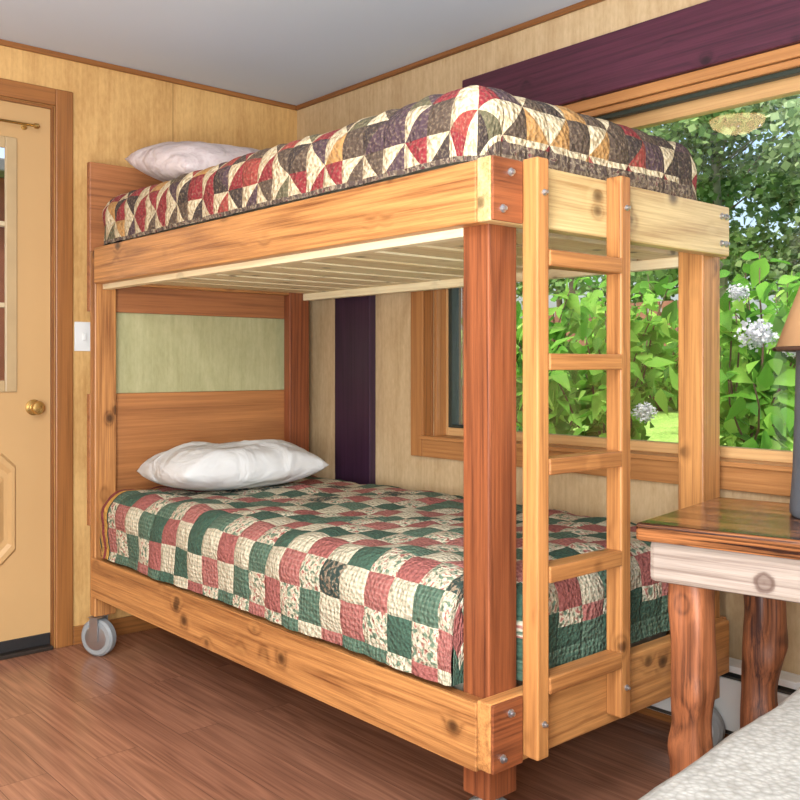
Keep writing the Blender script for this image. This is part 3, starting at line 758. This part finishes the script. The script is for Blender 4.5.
spec=[(-1.6,10.5,7.5,1.7,11000,1,treeleaf2,birch),(-4.1,11.0,8.0,1.9,11000,2,treeleaf,birch),(-6.6,10.6,7.5,1.9,9000,3,treeleaf,bark),(-9.2,11.2,8.0,1.9,8000,4,treeleaf,bark),
(0.6,11.4,8,1.8,8000,6,treeleaf2,birch),(-2.8,15.4,9.5,2.6,11000,7,treeleaf2,bark),(-6.8,15.6,9.5,2.7,11000,8,treeleaf2,bark),(-11.0,15.6,9.5,2.7,9000,9,treeleaf2,bark),(1.3,15.7,9.5,2.6,9000,12,treeleaf2,bark)]
for i,s in enumerate(spec): tree(*s,sz=0.13 if s[1]<12 else 0.19)
fn=boxes('wooden_fence',[(-4.0+i*0.17,-4.0+i*0.17+0.14,6.6,6.63,lawn_z(-4,6.6)-0.05,1.75) for i in range(12)]+[(-4.0,-1.98,6.63,6.67,1.0,1.08),(-4.0,-1.98,6.63,6.67,1.55,1.63)],plain('weathered_red_brown_boards',C(126,84,64),0.8,0,0.15,8),0.004)
top(fn,'weathered reddish-brown board fence behind the shrubs','fence')
pp=box('porch_post',0.34,0.44,0.75,0.85,-0.17,2.5,plain('red_brown_post',C(150,88,58),0.7,0,0.15,5),0.005); top(pp,'reddish-brown timber porch post outside the window','post')
shed=empty('garden_shed',(-3.0,-0.9,-0.17)); top(shed,'reddish-brown board shed standing outside the door','shed')
box('shed_wall',-3.8,-2.4,-2.6,0.5,-0.17,2.2,plain('shed_boards',C(134,74,50),0.8,0,0.2,8),0.01,shed)
sbw=plain('shed_batten_paint',C(222,216,206),0.8); sbb=plain('shed_batten_brown',C(96,52,38),0.8)
for i in range(9): box('shed_batten',-2.4,-2.37,-2.5+i*0.36,-2.5+i*0.36+0.06,-0.15,2.18,sbw if i%3==2 else sbb,0.004,shed)
box('shed_roof',-3.95,-2.2,-2.75,0.65,2.2,2.28,plain('shed_roofing',C(120,116,112),0.8),0.01,shed)

# ---------------------------------------------------------------- lights
w=bpy.data.worlds.new('World'); scene.world=w; w.use_nodes=True; nt=w.node_tree
bg=nt.nodes['Background']; sky=nt.nodes.new('ShaderNodeTexSky')
try:
    sky.sky_type='NISHITA'; sky.sun_disc=False; sky.sun_elevation=math.radians(55); sky.sun_rotation=math.radians(200); sky.dust_density=5.0
except Exception: pass
nt.links.new(sky.outputs[0],bg.inputs[0]); bg.inputs[1].default_value=0.42
def light(name,typ,loc,energy,col,target=None,size=1.0,sy=None):
    l=bpy.data.lights.new(name,typ); l.energy=energy; l.color=col
    o=bpy.data.objects.new(name,l); o.location=loc
    if typ=='AREA':
        l.size=size
        if sy: l.shape='RECTANGLE'; l.size_y=sy
    if target is not None: o.rotation_euler=(Vector(target)-Vector(loc)).to_track_quat('-Z','Y').to_euler()
    return link(o)
s=light('sun','SUN',(0,-5,12),3.4,(1.0,0.98,0.95),(0.8,0,0)); s.data.angle=math.radians(5)
s.rotation_euler=Vector((-0.45,0.38,-1.0)).to_track_quat('-Z','Y').to_euler()
light('overhead_fill','AREA',(3.2,-2.6,2.10),56,(0.90,0.95,1.0),(3.0,-2.4,0),0.7)  # added fill light below the added second fixture
light('room_fill','AREA',(4.2,-3.3,1.8),46,(0.90,0.95,1.0),(1.2,-0.8,0.8),1.2,1.0)  # added soft fill behind the camera, no fixture of its own
light('ceiling_fill','AREA',(3.5,-2.9,0.9),125,(0.90,0.95,1.0),(1.9,-1.7,2.24),0.9)  # added upward fill to brighten the ceiling, unseen source
sp=light('floor_pool_spot','SPOT',(2.0,-3.5,2.05),230,(0.88,0.94,1.0),(0.75,-1.85,0)); sp.data.spot_size=math.radians(44); sp.data.spot_blend=1.0; sp.data.shadow_soft_size=0.3  # added spot imitating a daylight pool on the floor; no window there

# ---------------------------------------------------------------- camera
cam=bpy.data.cameras.new('Camera'); co=bpy.data.objects.new('Camera',cam); link(co)
cam.sensor_width=36; cam.lens=924/800*36; cam.shift_y=-35/800; cam.clip_start=0.05
co.location=(3.566,-2.50,1.03); co.rotation_euler=(math.pi/2,0,math.atan2(0.750,0.661))
scene.camera=co
for o in COL.objects:
    if o.parent is None: o.location.z+=0.065
